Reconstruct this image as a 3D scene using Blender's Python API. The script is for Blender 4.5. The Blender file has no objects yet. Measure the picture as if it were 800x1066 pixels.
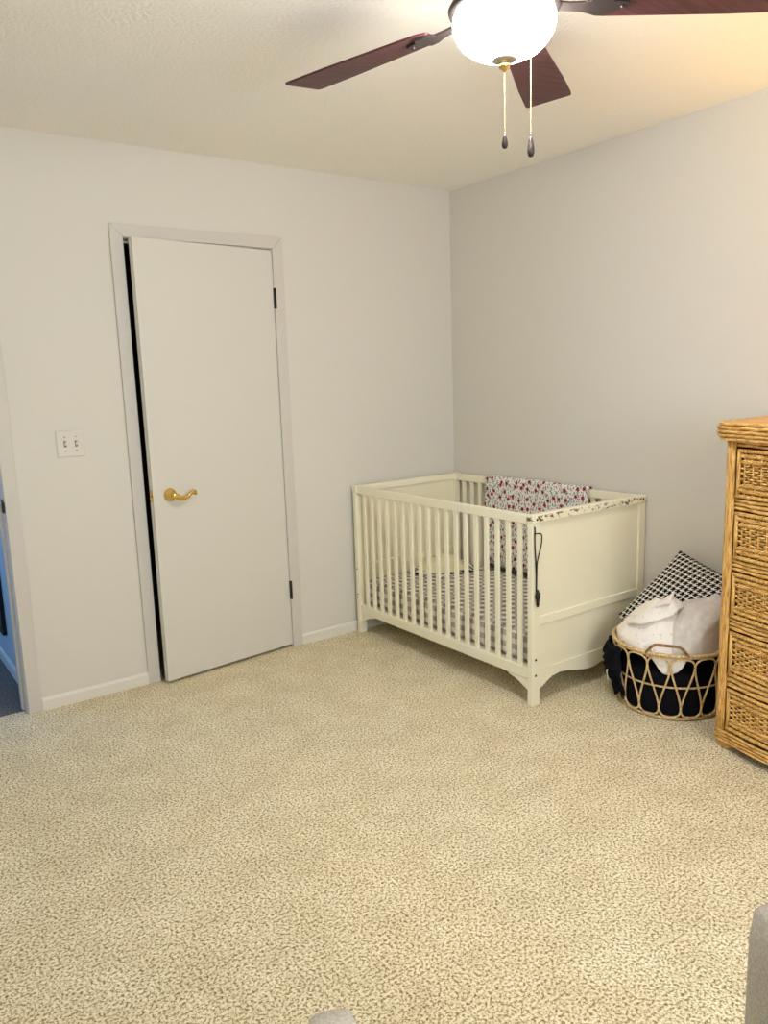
import bpy, math, random
from mathutils import Vector, Matrix, noise
random.seed(7)
PI = math.pi
scn = bpy.context.scene
COL = scn.collection

# ------------------------------------------------------------------ materials
def mat(name, color, rough=0.6, metal=0.0, spec=0.4, emit=None, estr=0.0):
    m = bpy.data.materials.new(name); m.use_nodes = True
    b = m.node_tree.nodes['Principled BSDF']
    b.inputs['Base Color'].default_value = (*color, 1)
    b.inputs['Roughness'].default_value = rough
    b.inputs['Metallic'].default_value = metal
    b.inputs['Specular IOR Level'].default_value = spec
    if emit:
        b.inputs['Emission Color'].default_value = (*emit, 1)
        b.inputs['Emission Strength'].default_value = estr
    return m

class NT:
    """small helper round a material's node tree"""
    def __init__(s, m):
        s.t = m.node_tree; s.b = s.t.nodes['Principled BSDF']; s.c = None
    def n(s, typ, **kw):
        x = s.t.nodes.new(typ)
        for k, v in kw.items(): setattr(x, k, v)
        return x
    def l(s, a, b): s.t.links.new(a, b)
    def coord(s, kind='Object'):
        tc = s.n('ShaderNodeTexCoord'); return tc.outputs[kind]
    def mapping(s, src, scale=(1, 1, 1), rot=(0, 0, 0)):
        mp = s.n('ShaderNodeMapping'); mp.inputs['Scale'].default_value = scale
        mp.inputs['Rotation'].default_value = rot; s.l(src, mp.inputs['Vector']); return mp.outputs[0]
    def noise(s, src, scale, detail=2, rough=0.5):
        x = s.n('ShaderNodeTexNoise'); x.inputs['Scale'].default_value = scale
        x.inputs['Detail'].default_value = detail; x.inputs['Roughness'].default_value = rough
        s.l(src, x.inputs['Vector']); return x.outputs['Fac']
    def vor(s, src, scale, rnd=1.0, feature='F1'):
        x = s.n('ShaderNodeTexVoronoi', feature=feature); x.inputs['Scale'].default_value = scale
        x.inputs['Randomness'].default_value = rnd; s.l(src, x.inputs['Vector']); return x
    def ramp(s, src, stops, interp='LINEAR'):
        x = s.n('ShaderNodeValToRGB'); r = x.color_ramp; r.interpolation = interp
        while len(r.elements) < len(stops): r.elements.new(0.5)
        for e, (p, c) in zip(r.elements, stops):
            e.position = p; e.color = (*c, 1) if len(c) == 3 else c
        s.l(src, x.inputs['Fac']); return x.outputs['Color']
    def math(s, op, a, b=None, c=None):
        x = s.n('ShaderNodeMath', operation=op)
        for i, v in enumerate((a, b, c)):
            if v is None: continue
            if isinstance(v, (int, float)): x.inputs[i].default_value = v
            else: s.l(v, x.inputs[i])
        return x.outputs[0]
    def mix(s, fac, a, b):
        x = s.n('ShaderNodeMix', data_type='RGBA')
        if isinstance(fac, (int, float)): x.inputs[0].default_value = fac
        else: s.l(fac, x.inputs[0])
        for i, v in ((6, a), (7, b)):
            if isinstance(v, tuple): x.inputs[i].default_value = (*v, 1)
            else: s.l(v, x.inputs[i])
        return x.outputs[2]
    def sep(s, src):
        x = s.n('ShaderNodeSeparateXYZ'); s.l(src, x.inputs[0]); return x.outputs
    def base(s, src): s.l(src, s.b.inputs['Base Color'])
    def bump(s, h, strength=0.3, dist=0.002):
        x = s.n('ShaderNodeBump'); x.inputs['Strength'].default_value = strength
        x.inputs['Distance'].default_value = dist; s.l(h, x.inputs['Height'])
        s.l(x.outputs[0], s.b.inputs['Normal'])

def paint(name, col, rough, tex=0.15, scale=220, spec=0.3, dist=0.0015):
    m = mat(name, col, rough, spec=spec); t = NT(m); o = t.coord()
    t.bump(t.noise(o, scale, 3), tex, dist)
    return m

M = {}
M['wall'] = paint('wall_paint', (0.655, 0.635, 0.588), 0.75, 0.25, 160)
M['ceiling'] = paint('ceiling_paint', (0.91, 0.895, 0.845), 0.9, 1.0, 75, dist=.005)
M['trim'] = paint('trim_paint', (0.595, 0.568, 0.525), 0.45, 0.05)
M['base'] = paint('baseboard_paint', (0.72, 0.70, 0.645), 0.4, 0.03)
M['door'] = paint('door_paint', (0.64, 0.625, 0.575), 0.5, 0.06, 90)
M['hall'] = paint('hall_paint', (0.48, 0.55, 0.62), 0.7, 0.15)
M['closet'] = paint('closet_shade_paint', (0.10, 0.095, 0.09), 0.8, 0.1)  # near-black colour stands in for the shade inside the closet
M['black'] = mat('black_metal', (0.012, 0.011, 0.010), 0.4, 0.3)
M['brass'] = mat('polished_brass', (0.78, 0.53, 0.17), 0.16, 1.0)
M['bronze'] = mat('dark_bronze', (0.055, 0.042, 0.040), 0.38, 0.6)
M['steel'] = mat('brushed_nickel', (0.50, 0.47, 0.42), 0.32, 1.0)
M['chain'] = mat('aged_brass_chain', (0.36, 0.29, 0.17), 0.35, 1.0)
M['plate'] = mat('ivory_plastic', (0.64, 0.61, 0.55), 0.35)
M['slot'] = mat('dark_slot', (0.03, 0.028, 0.025), 0.6)
M['bowl'] = mat('frosted_glass_lit', (0.9, 0.9, 0.88), 0.4, emit=(1.0, 0.98, 0.94), estr=72.0)

# carpet
m = mat('carpet', (0.6, 0.5, 0.36), 0.95, spec=0.1); t = NT(m); o = t.coord()
f1 = t.noise(o, 132, 4, 0.8); f2 = t.noise(o, 7, 3, 0.6); v = t.vor(o, 220)
c1 = t.ramp(f1, [(0.38, (0.13, 0.085, 0.03)), (0.45, (0.47, 0.37, 0.205)), (0.495, (0.89, 0.78, 0.53)), (0.56, (0.99, 0.94, 0.76))])
c2 = t.ramp(f2, [(0.35, (0.88, 0.86, 0.82)), (0.65, (1.0, 1.0, 1.0))])
x = t.n('ShaderNodeMix', data_type='RGBA', blend_type='MULTIPLY'); x.inputs[0].default_value = 1
t.l(c1, x.inputs[6]); t.l(c2, x.inputs[7]); t.base(x.outputs[2])
t.bump(t.math('SUBTRACT', f1, t.math('MULTIPLY', v.outputs['Distance'], 0.4)), 0.6, 0.006)
M['carpet'] = m
m = mat('hall_carpet_dimmed', (0.2, 0.2, 0.2), 0.95, spec=0.1); t = NT(m); f1 = t.noise(t.coord(), 135, 4, 0.75)  # the hall's dimness is put into this darker carpet colour
t.base(t.ramp(f1, [(0.36, (0.05, 0.045, 0.04)), (0.62, (0.26, 0.24, 0.22))])); t.bump(f1, 0.6, 0.006); M['hallcarpet_dimmed'] = m

# crib paint (cream), with scuffs on the gnawed top rail
M['crib'] = paint('crib_cream_paint', (0.84, 0.80, 0.625), 0.38, 0.03)
m = mat('crib_gnawed_paint', (0.84, 0.80, 0.625), 0.45); t = NT(m); o = t.coord()
mp = t.mapping(o, (1, 0.3, 1.6), (0, .5, 0)); a = t.noise(mp, 38, 3, 0.7); b = t.noise(t.mapping(o, (1, .1, .1)), 9, 1)
ms = t.math('MULTIPLY', t.ramp(a, [(0.53, (0, 0, 0)), (0.565, (1, 1, 1))]), t.ramp(b, [(0.34, (0, 0, 0)), (0.40, (1, 1, 1))]))
z = t.sep(o)[2]
ms = t.math('MULTIPLY', ms, t.math('MULTIPLY', t.math('GREATER_THAN', z, 0.803), t.math('LESS_THAN', z, 0.829)))
t.base(t.mix(ms, (0.84, 0.80, 0.625), (0.16, 0.10, 0.045))); M['gnawed'] = m

# gingham sheet
m = mat('gingham_sheet', (0.8, 0.8, 0.8), 0.9, spec=0.1); t = NT(m); s = t.sep(t.coord())
def stripe(v, off, per=0.05):
    return t.math('LESS_THAN', t.math('FRACT', t.math('DIVIDE', t.math('ADD', v, off), per)), 0.5)
sm = t.math('ADD', t.math('ADD', stripe(s[0], 5.015), stripe(s[1], 5.0)), stripe(s[2], 5.038))
t.base(t.ramp(t.math('MULTIPLY', sm, 0.5), [(0.0, (0.86, 0.83, 0.78)), (0.25, (0.52, 0.485, 0.45)), (0.75, (0.27, 0.245, 0.225))], 'CONSTANT'))
M['gingham'] = m

# flowered blanket (UV in metres)
m = mat('floral_cotton', (0.9, 0.88, 0.85), 0.9, spec=0.1); t = NT(m); u = t.coord('UV')
v1 = t.vor(u, 19, 0.8); v2 = t.vor(u, 60, 1.0); v3 = t.vor(t.mapping(u, (1.0, 0.5, 1), (0, 0, 0.7)), 66, 1.0)
for q_ in (v1, v2, v3): q_.voronoi_dimensions = '2D'
pet = t.noise(u, 130, 1)
d1 = t.math('ADD', v1.outputs['Distance'], t.math('MULTIPLY', t.math('SUBTRACT', pet, 0.5), 0.22))
red = t.math('LESS_THAN', d1, 0.20); core = t.math('LESS_THAN', d1, 0.085)
leaf = t.math('LESS_THAN', v3.outputs['Distance'], 0.25); dot = t.math('LESS_THAN', v2.outputs['Distance'], 0.17)
c = t.mix(leaf, (0.80, 0.77, 0.76), (0.23, 0.27, 0.24))
c = t.mix(dot, c, (0.075, 0.07, 0.085)); c = t.mix(red, c, (0.36, 0.055, 0.07)); c = t.mix(core, c, (0.16, 0.012, 0.02))
t.base(c); M['floral'] = m

# houndstooth pillow (UV 0..1)
m = mat('houndstooth', (0.5, 0.5, 0.5), 0.9, spec=0.1); t = NT(m); s = t.sep(t.coord('UV'))
N = 136.0
i = t.math('FLOOR', t.math('MULTIPLY', s[0], N)); j = t.math('FLOOR', t.math('MULTIPLY', s[1], N))
W = t.math('LESS_THAN', t.math('FLOORED_MODULO', i, 8.0), 4.5); F = t.math('LESS_THAN', t.math('FLOORED_MODULO', j, 8.0), 4.5)
tw = t.math('LESS_THAN', t.math('FLOORED_MODULO', t.math('ADD', i, j), 4.0), 1.5)
k = t.math('ADD', t.math('MULTIPLY', tw, W), t.math('MULTIPLY', t.math('SUBTRACT', 1.0, tw), F))
t.base(t.mix(k, (0.80, 0.77, 0.71), (0.008, 0.009, 0.014))); M['hound'] = m

# cloths
def cloth(name, col, sc=120, st=0.25):
    m = mat(name, col, 0.95, spec=0.08); t = NT(m); t.bump(t.noise(t.coord(), sc, 3), st, 0.003); return m, t
m, t = cloth('white_muslin_print', (0.86, 0.82, 0.78)); o = t.coord()
pr = t.ramp(t.noise(o, 48, 3, 0.7), [(0.60, (0.86, 0.82, 0.78)), (0.67, (0.62, 0.58, 0.55))]); t.base(pr); M['muslin'] = m
m, t = cloth('grey_fleece', (0.66, 0.62, 0.59), 60, 0.5); o = t.coord()
t.base(t.ramp(t.noise(o, 25, 4, 0.7), [(0.35, (0.58, 0.54, 0.51)), (0.65, (0.73, 0.69, 0.66))])); M['fleece'] = m
M['darkcloth'] = cloth('black_jersey', (0.006, 0.006, 0.008))[0]
M['navycloth'] = cloth('navy_jersey', (0.007, 0.0075, 0.011))[0]
M['whitetag'] = mat('white_cotton', (0.8, 0.78, 0.68), 0.9)
m, t = cloth('pale_yellow_cotton', (0.80, 0.775, 0.50)); M['yellow'] = m
m = mat('navy_spotted_edging', (0.8, 0.8, 0.7), 0.9); t = NT(m); v = t.vor(t.coord(), 42)
t.base(t.mix(t.math('LESS_THAN', v.outputs['Distance'], 0.48), (0.78, 0.76, 0.66), (0.012, 0.014, 0.03))); M['edging'] = m
m, t = cloth('light_grey_upholstery', (0.56, 0.53, 0.475), 300, 0.5); o = t.coord()
t.base(t.ramp(t.noise(o, 260, 3, 0.7), [(0.35, (0.45, 0.42, 0.37)), (0.65, (0.66, 0.63, 0.57))])); M['uphol'] = m

# rattan and reed
def reed(name, dark, mid, light, sc):
    m = mat(name, mid, 0.42, spec=0.35); t = NT(m); o = t.coord()
    n1 = t.noise(t.mapping(o, sc), 9, 4, 0.7)
    t.base(t.ramp(n1, [(0.32, dark), (0.47, mid), (0.66, light)])); t.bump(n1, 0.25, 0.002); return m
M['reed_h'] = reed('honey_reed', (0.26, 0.11, 0.022), (0.66, 0.37, 0.10), (0.92, 0.62, 0.235), (8, 3, 14))
M['reed_v'] = reed('honey_reed_upright', (0.26, 0.11, 0.022), (0.62, 0.34, 0.09), (0.88, 0.58, 0.21), (16, 16, 2))
M['reed_top'] = reed('honey_reed_top', (0.50, 0.25, 0.06), (0.64, 0.355, 0.10), (0.72, 0.42, 0.135), (4, 1, 4))
M['reed_back'] = mat('gap_shade_backing', (0.045, 0.016, 0.005), 0.7)  # shade and dirt between the reeds, put into a dark brown colour
M['rattan'] = reed('pale_rattan', (0.36, 0.22, 0.09), (0.62, 0.44, 0.21), (0.80, 0.62, 0.36), (12, 12, 12))
M['rattan_dark'] = reed('brown_rattan', (0.14, 0.065, 0.022), (0.24, 0.12, 0.045), (0.36, 0.20, 0.08), (12, 12, 12))

# fan blades: reddish walnut
m = mat('cherry_blade', (0.1, 0.04, 0.04), 0.45, spec=0.3); t = NT(m)
n1 = t.noise(t.mapping(t.coord(), (2, 30, 30)), 3, 3)
t.base(t.ramp(n1, [(0.3, (0.060, 0.018, 0.020)), (0.7, (0.115, 0.038, 0.042))])); M['blade'] = m
M['panel'] = mat('slate_panel', (0.10, 0.12, 0.13), 0.6)
M['shade'] = mat('linen_shade', (0.75, 0.6, 0.4), 0.9)
M['walnut'] = mat('dark_wood_leg', (0.09, 0.05, 0.028), 0.45)

# ------------------------------------------------------------------ mesh builder
class MB:
    def __init__(s): s.v = []; s.f = []; s.m = []; s.uv = {}; s.smooth = []
    def add(s, vs, fs, mi=0, sm=False, uvs=None):
        o = len(s.v); s.v += [tuple(x) for x in vs]
        for k, f in enumerate(fs):
            if uvs is not None: s.uv[len(s.f)] = [uvs[i] for i in f]
            s.f.append([o + i for i in f]); s.m.append(mi); s.smooth.append(sm)
        return s
    def box(s, lo, hi, mi=0):
        (a, b, c), (d, e, f) = lo, hi
        vs = [(a, b, c), (d, b, c), (d, e, c), (a, e, c), (a, b, f), (d, b, f), (d, e, f), (a, e, f)]
        return s.add(vs, [(0, 3, 2, 1), (4, 5, 6, 7), (0, 1, 5, 4), (1, 2, 6, 5), (2, 3, 7, 6), (3, 0, 4, 7)], mi)
    def tube(s, pts, r, n=6, closed=False, mi=0):
        P = [Vector(p) for p in pts]; L = len(P); R = r if isinstance(r, (list, tuple)) else [r] * L
        vs = []; nrm = None
        for i in range(L):
            a = P[i - 1] if (i > 0 or closed) else P[i]; b = P[(i + 1) % L] if (i < L - 1 or closed) else P[i]
            tg = (b - a)
            tg = tg.normalized() if tg.length > 1e-9 else Vector((0, 0, 1))
            if nrm is None:
                up = Vector((0, 0, 1)) if abs(tg.z) < 0.9 else Vector((1, 0, 0)); nrm = up - tg * up.dot(tg)
            else: nrm = nrm - tg * nrm.dot(tg)
            nrm.normalize(); bi = tg.cross(nrm)
            for k in range(n):
                q = 2 * PI * k / n; vs.append(P[i] + (nrm * math.cos(q) + bi * math.sin(q)) * R[i])
        fs = []
        for i in range(L if closed else L - 1):
            j = (i + 1) % L
            for k in range(n): fs.append((i * n + k, i * n + (k + 1) % n, j * n + (k + 1) % n, j * n + k))
        if not closed: fs += [tuple(range(n))[::-1], tuple((L - 1) * n + k for k in range(n))]
        return s.add(vs, fs, mi, True)
    def lathe(s, prof, n=32, c=(0, 0, 0), mi=0):
        vs = []; fs = []; L = len(prof)
        for r, z in prof:
            for k in range(n):
                q = 2 * PI * k / n; vs.append((c[0] + r * math.cos(q), c[1] + r * math.sin(q), c[2] + z))
        for i in range(L - 1):
            for k in range(n): fs.append((i * n + k, i * n + (k + 1) % n, (i + 1) * n + (k + 1) % n, (i + 1) * n + k))
        fs += [tuple(range(n))[::-1], tuple((L - 1) * n + k for k in range(n))]
        return s.add(vs, fs, mi, True)
    def prism(s, poly, axis, a, b, mi=0):
        """extrude 2-D polygon along axis between a and b; poly gives the two other coordinates in xyz order"""
        def p(u, w, q): return {0: (q, u, w), 1: (u, q, w), 2: (u, w, q)}[axis]
        n = len(poly); vs = [p(u, w, a) for u, w in poly] + [p(u, w, b) for u, w in poly]
        fs = [tuple(range(n)), tuple(range(2 * n - 1, n - 1, -1))] + [(i, i + n, (i + 1) % n + n, (i + 1) % n) for i in range(n)]
        return s.add(vs, fs, mi)
    def grid(s, fn, nu, nv, mi=0, uvfn=None, closed_u=False):
        vs = [fn(i / nu, j / nv) for j in range(nv + 1) for i in range(nu + 1)]; w = nu + 1
        uvs = [(uvfn or (lambda a, b: (a, b)))(i / nu, j / nv) for j in range(nv + 1) for i in range(nu + 1)]
        fs = [(j * w + i, j * w + i + 1, (j + 1) * w + i + 1, (j + 1) * w + i) for j in range(nv) for i in range(nu)]
        return s.add(vs, fs, mi, True, uvs)
    def build(s, name, mats, parent=None, bevel=0, solid=0, sub=0, loc=None, recalc=True):
        me = bpy.data.meshes.new(name); me.from_pydata(s.v, [], s.f)
        if not isinstance(mats, (list, tuple)): mats = [mats]
        for x in mats: me.materials.append(x)
        for i, p in enumerate(me.polygons): p.material_index = s.m[i]; p.use_smooth = s.smooth[i]
        if s.uv:
            ul = me.uv_layers.new(name='UVMap')
            for i, p in enumerate(me.polygons):
                if i in s.uv:
                    for k, li in enumerate(p.loop_indices): ul.data[li].uv = s.uv[i][k]
        if recalc:
            import bmesh
            bm = bmesh.new(); bm.from_mesh(me); bmesh.ops.recalc_face_normals(bm, faces=bm.faces); bm.to_mesh(me); bm.free()
        me.update()
        o = bpy.data.objects.new(name, me); COL.objects.link(o)
        if loc: o.location = loc
        if parent:
            o.parent = parent
            o.matrix_parent_inverse = Matrix.Translation(-parent.location)
        if solid:
            md = o.modifiers.new('thickness', 'SOLIDIFY'); md.thickness = solid; md.offset = 0
        if bevel:
            md = o.modifiers.new('bevel', 'BEVEL'); md.width = bevel; md.segments = 2; md.limit_method = 'ANGLE'
            md.harden_normals = False
        if sub:
            md = o.modifiers.new('sub', 'SUBSURF'); md.levels = sub; md.render_levels = sub
        return o

def tag(o, label=None, cat=None, group=None, kind=None):
    if label: o['label'] = label
    if cat: o['category'] = cat
    if group: o['group'] = group
    if kind: o['kind'] = kind
    return o
def thing(name, loc, label, cat, group=None):
    o = bpy.data.objects.new(name, None); COL.objects.link(o); o.location = loc; o.empty_display_size = 0.1
    return tag(o, label, cat, group)
def struct(o, label=None, cat=None): return tag(o, label, cat, kind='structure')
def nz(x, y, z, s=1.0): return noise.noise(Vector((x * s, y * s, z * s)))
def ridge(x, y, z, s): return 1 - abs(nz(x, y, z, s)) * 2

# ------------------------------------------------------------------ room shell
H = 2.44; XL, YF = -4.3, -4.7
DL, DR, DT = -1.895, -1.163, 2.05          # closet door opening
OL, OR, OT = -3.32, -2.488, 2.05           # doorway to the hall
WT = 0.12
struct(MB().box((XL - .1, YF - .1, -.06), (.1, WT * .4, 0)).build('floor', M['carpet']), 'beige heathered carpet floor', 'floor')
struct(MB().box((XL - .1, YF - .1, H), (.1, WT, H + .08)).build('ceiling', M['ceiling']), 'off white textured ceiling', 'ceiling')
b = MB()
b.box((XL - .1, 0, 0), (OL, WT, H)); b.box((OL, 0, OT), (OR, WT, H)); b.box((OR, 0, 0), (DL, WT, H))
b.box((DL, 0, DT), (DR, WT, H)); b.box((DR, 0, 0), (.1, WT, H))
struct(b.build('wall_back', M['wall']), 'off white wall with the closet door and the doorway', 'wall')
struct(MB().box((0, YF - .1, 0), (.1, 0, H)).build('wall_right', M['wall']), 'off white wall behind crib and dresser', 'wall')
struct(MB().box((XL - .1, YF - .1, 0), (XL, 0, H)).build('wall_left', M['wall']), 'off white wall left of the doorway', 'wall')
fx0, fx1, fz0, fz1 = -3.2, -1.2, .85, 2.1
b = MB(); b.box((XL, YF - .1, 0), (fx0, YF, H)); b.box((fx1, YF - .1, 0), (0, YF, H)); b.box((fx0, YF - .1, 0), (fx1, YF, fz0)); b.box((fx0, YF - .1, fz1), (fx1, YF, H))
struct(b.build('wall_front', M['wall']), 'off white wall facing the closet door, with an added window opening', 'wall')
b = MB(); xm = (fx0 + fx1) / 2
for lo, hi in (((fx0, fz0), (fx0 + .05, fz1)), ((fx1 - .05, fz0), (fx1, fz1)), ((fx0, fz0), (fx1, fz0 + .05)), ((fx0, fz1 - .05), (fx1, fz1)), ((xm - .025, fz0), (xm + .025, fz1))):
    b.box((lo[0], YF - .07, lo[1]), (hi[0], YF - .02, hi[1]))
struct(b.build('added_window', M['trim']), 'added window for fill light, facing the closet door', 'window')
al = bpy.data.lights.new('added_daylight', 'AREA'); al.shape = 'RECTANGLE'; al.size = fx1 - fx0; al.size_y = fz1 - fz0; al.energy = 50; al.color = (.92, .98, 1.0)  # added window and area light, there to brighten walls and ceiling evenly
ao = bpy.data.objects.new('added_daylight', al); COL.objects.link(ao); ao.location = (xm, YF - .12, (fz0 + fz1) / 2); ao.rotation_euler = (PI / 2, 0, 0)

# baseboards with a small rounded top
def baseboard(name, axis, a, b_, at, sgn, lab):
    h, d = 0.058, 0.012
    poly = [(at, 0), (at + sgn * d, 0), (at + sgn * d, h - .012), (at + sgn * d * .7, h - .004), (at + sgn * d * .3, h), (at, h)]
    if axis == 0: o = MB().prism([(u, w) for u, w in poly], 0, a, b_)
    else: o = MB().prism([(u, w) for u, w in poly], 1, a, b_)
    return struct(o.build(name, M['base']), lab, 'baseboard')
CW = 0.057
baseboard('baseboard_back', 0, OR + CW + .001, DL - CW, 0, -1, 'short white baseboard between doorway and closet door')
baseboard('baseboard_back.001', 0, DR + CW, -.001, 0, -1, 'white baseboard from closet door into the corner behind crib')
baseboard('baseboard_right', 1, YF, -.013, 0, -1, 'white baseboard along the wall behind crib and dresser')
baseboard('baseboard_left', 1, YF, 0, XL, 1, 'white baseboard along the left wall')

# casings (mitred flat boards with eased edges) and jambs
def casing(name, l, r, t, stops, lab):
    b = MB(); d = 0.014
    o2 = [(l - CW, 0), (l - CW, t + CW), (r + CW, t + CW), (r + CW, 0), (r, 0), (r, t), (l, t), (l, 0)]
    for quad in ([0, 1, 6, 7], [1, 2, 5, 6], [2, 3, 4, 5]):
        b.prism([o2[q] for q in quad], 1, -d, 0.0005)
    e = 0.001
    # jamb lining inside the opening, with a stop strip
    b.box((l - e, -.002, 0), (l + .004, WT, t)); b.box((r - .004, -.002, 0), (r + e, WT, t)); b.box((l, -.002, t - .004), (r, WT, t + e))
    if stops:
        y0, y1 = stops
        b.box((l, y0, 0), (l + .014, y1, t)); b.box((r - .014, y0, 0), (r, y1, t)); b.box((l, y0, t - .014), (r, y1, t))
    return struct(b.build(name, M['trim'], bevel=.0025), lab, 'door trim')
casing('trim_1', DL, DR, DT, (.045, .08), 'off white casing and jamb round the closet door')
casing('trim_2', OL, OR, OT, (.055, .09), 'off white casing and jamb of the open doorway at left')
sp = MB().box((OR - .0062, -.006, .895), (OR - .003, .030, .955)); sp.box((OR - .012, -.018, .905), (OR - .002, -.004, .945))
tag(sp.build('strike_plate', M['black'], bevel=.0015), 'black latch strike plate on the jamb of the open doorway', 'strike plate')

# closet behind the door
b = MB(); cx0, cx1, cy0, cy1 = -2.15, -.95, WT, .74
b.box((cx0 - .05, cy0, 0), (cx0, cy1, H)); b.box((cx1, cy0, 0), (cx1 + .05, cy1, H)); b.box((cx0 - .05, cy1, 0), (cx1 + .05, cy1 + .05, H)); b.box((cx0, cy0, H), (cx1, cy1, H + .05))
struct(b.build('wall_closet', M['closet']), 'inside of the closet with its shade put into the paint, seen past the door edge', 'wall')
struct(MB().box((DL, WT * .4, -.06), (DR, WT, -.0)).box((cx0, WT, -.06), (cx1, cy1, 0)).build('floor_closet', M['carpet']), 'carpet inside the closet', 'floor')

# hall beyond the doorway
hx0, hx1, hy = -4.0, -2.44, 2.4
struct(MB().box((OL, WT * .4, -.06), (OR, WT, 0)).box((hx0, WT, -.06), (hx1, hy, 0)).build('floor_hall', M['hallcarpet_dimmed']), 'carpet of the hall beyond the doorway', 'floor')
struct(MB().box((hx0, WT, H), (hx1, hy, H + .08)).build('ceiling_hall', M['ceiling']), 'ceiling of the hall', 'ceiling')
struct(MB().box((hx1, WT, 0), (hx1 + .06, hy, H)).build('wall_hall_right', M['hall']), 'wall of the hall lit blue from its window', 'wall')
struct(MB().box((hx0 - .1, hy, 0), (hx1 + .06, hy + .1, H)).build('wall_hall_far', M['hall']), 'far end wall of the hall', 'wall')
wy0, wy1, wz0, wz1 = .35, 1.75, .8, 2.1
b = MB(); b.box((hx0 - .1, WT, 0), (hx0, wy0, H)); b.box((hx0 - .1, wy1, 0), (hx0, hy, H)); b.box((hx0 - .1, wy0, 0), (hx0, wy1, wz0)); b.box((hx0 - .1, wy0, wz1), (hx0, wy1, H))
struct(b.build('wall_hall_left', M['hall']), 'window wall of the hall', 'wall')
b = MB(); ym = (wy0 + wy1) / 2
for lo, hi in (((wy0, wz0), (wy0 + .05, wz1)), ((wy1 - .05, wz0), (wy1, wz1)), ((wy0, wz0), (wy1, wz0 + .05)), ((wy0, wz1 - .05), (wy1, wz1)), ((ym - .02, wz0), (ym + .02, wz1))):
    b.box((hx0 - .07, lo[0], lo[1]), (hx0 - .02, hi[0], hi[1]))
struct(b.build('window_1', M['trim']), 'open window of the hall', 'window')
al = bpy.data.lights.new('hall_daylight', 'AREA'); al.shape = 'RECTANGLE'; al.size = wy1 - wy0; al.size_y = wz1 - wz0; al.energy = 17; al.color = (.14, .46, 1.0)
ao = bpy.data.objects.new('hall_daylight', al); COL.objects.link(ao); ao.location = (hx0 - .12, ym, (wz0 + wz1) / 2); ao.rotation_euler = (PI / 2, 0, -PI / 2)
baseboard('baseboard_hall', 1, WT, hy, hx1, -1, 'baseboard of the hall')
pn = thing('wall_panel', (hx1 - .012, 1.2, 0), 'dark slate tall panel with black edge on the blue lit hall wall', 'panel')
MB().box((hx1 - .014, .66, .22), (hx1 - .002, 1.7, 1.85)).build('face', M['panel'], pn)
b = MB()
for lo, hi in (((.63, .19), (.66, 1.88)), ((1.7, .19), (1.73, 1.88)), ((.66, .19), (1.7, .22)), ((.66, 1.85), (1.7, 1.88))):
    b.box((hx1 - .02, lo[0], lo[1]), (hx1 - .002, hi[0], hi[1]))
b.build('frame', M['black'], pn)

# ------------------------------------------------------------------ closet door (ajar, hinged on the right)
dr = thing('door_1', (DR + .004, -.003, 0), 'plain off white slab door standing slightly ajar with brass lever', 'door'); dr['kind'] = 'structure'
DW, DTH = 0.728, 0.034
def door_part(b, name, m, **k):
    o = b.build(name, m, **k); o.parent = dr; return o
# local frame: hinge at origin, slab towards -x, thickness towards +y
b = MB().box((-DW, 0, .016), (-.006, DTH, DT - .008)); slab = door_part(b, 'slab', M['door'], bevel=.0015)
for z in (1.812, .315):
    b = MB(); b.tube([(.0, -.007, z - .05), (.0, -.007, z + .05)], .0065, 10); b.tube([(.0, -.007, z - .056), (.0, -.007, z - .05)], .004, 8); b.tube([(.0, -.007, z + .05), (.0, -.007, z + .056)], .004, 8)
    b.box((-.007, -.0015, z - .05), (.002, .0005, z + .05)); tag(door_part(b, 'hinge', M['black']), 'black hinge')
hz, hx = .905, -DW + .083
b = MB()
def ylathe(b, prof, cx, cz, n=28):
    vs = []; L = len(prof)
    for r, y in prof:
        for k in range(n):
            q = 2 * PI * k / n; vs.append((cx + r * math.cos(q), y, cz + r * math.sin(q)))
    fs = [(i * n + k, i * n + (k + 1) % n, (i + 1) * n + (k + 1) % n, (i + 1) * n + k) for i in range(L - 1) for k in range(n)]
    fs += [tuple(range(n)), tuple((L - 1) * n + k for k in range(n))]
    b.add(vs, fs, 0, True)
ylathe(b, [(.031, 0), (.031, -.003), (.030, -.007), (.026, -.012), (.020, -.015), (.016, -.018), (.0125, -.022), (.012, -.04), (.0145, -.05), (.010, -.057)], hx, hz)
ros = tag(door_part(b, 'rosette', M['brass']), 'polished brass rosette')
ctl = [(0, 0, .0135), (.12, -.006, .0135), (.28, -.0155, .0125), (.45, -.017, .0105), (.60, -.010, .009), (.74, .002, .009), (.86, .009, .010), (.95, .006, .011), (1.0, -.002, .009), (.97, -.011, .0065)]
pts, rad = [], []
for (q0_, z0_, r0_), (q1_, z1_, r1_) in zip(ctl, ctl[1:]):
    for e in range(4):
        w_ = e / 4; pts.append((hx + .105 * (q0_ + (q1_ - q0_) * w_), -.049 - .006 * math.sin((q0_ + (q1_ - q0_) * w_) * PI), hz + z0_ + (z1_ - z0_) * w_)); rad.append(r0_ + (r1_ - r0_) * w_)
b = MB().tube(pts, rad, 12)
tag(door_part(b, 'lever', M['brass']), 'polished brass wave lever')
b = MB().box((-DW - .0015, .005, hz - .028), (-DW, .029, hz + .028)); b.box((-DW - .006, .011, hz - .007), (-DW, .022, hz + .007))
tag(door_part(b, 'latch', M['brass'], bevel=.001), 'brass latch')
dr.rotation_euler = (0, 0, math.asin(.083 / DW))

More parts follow.
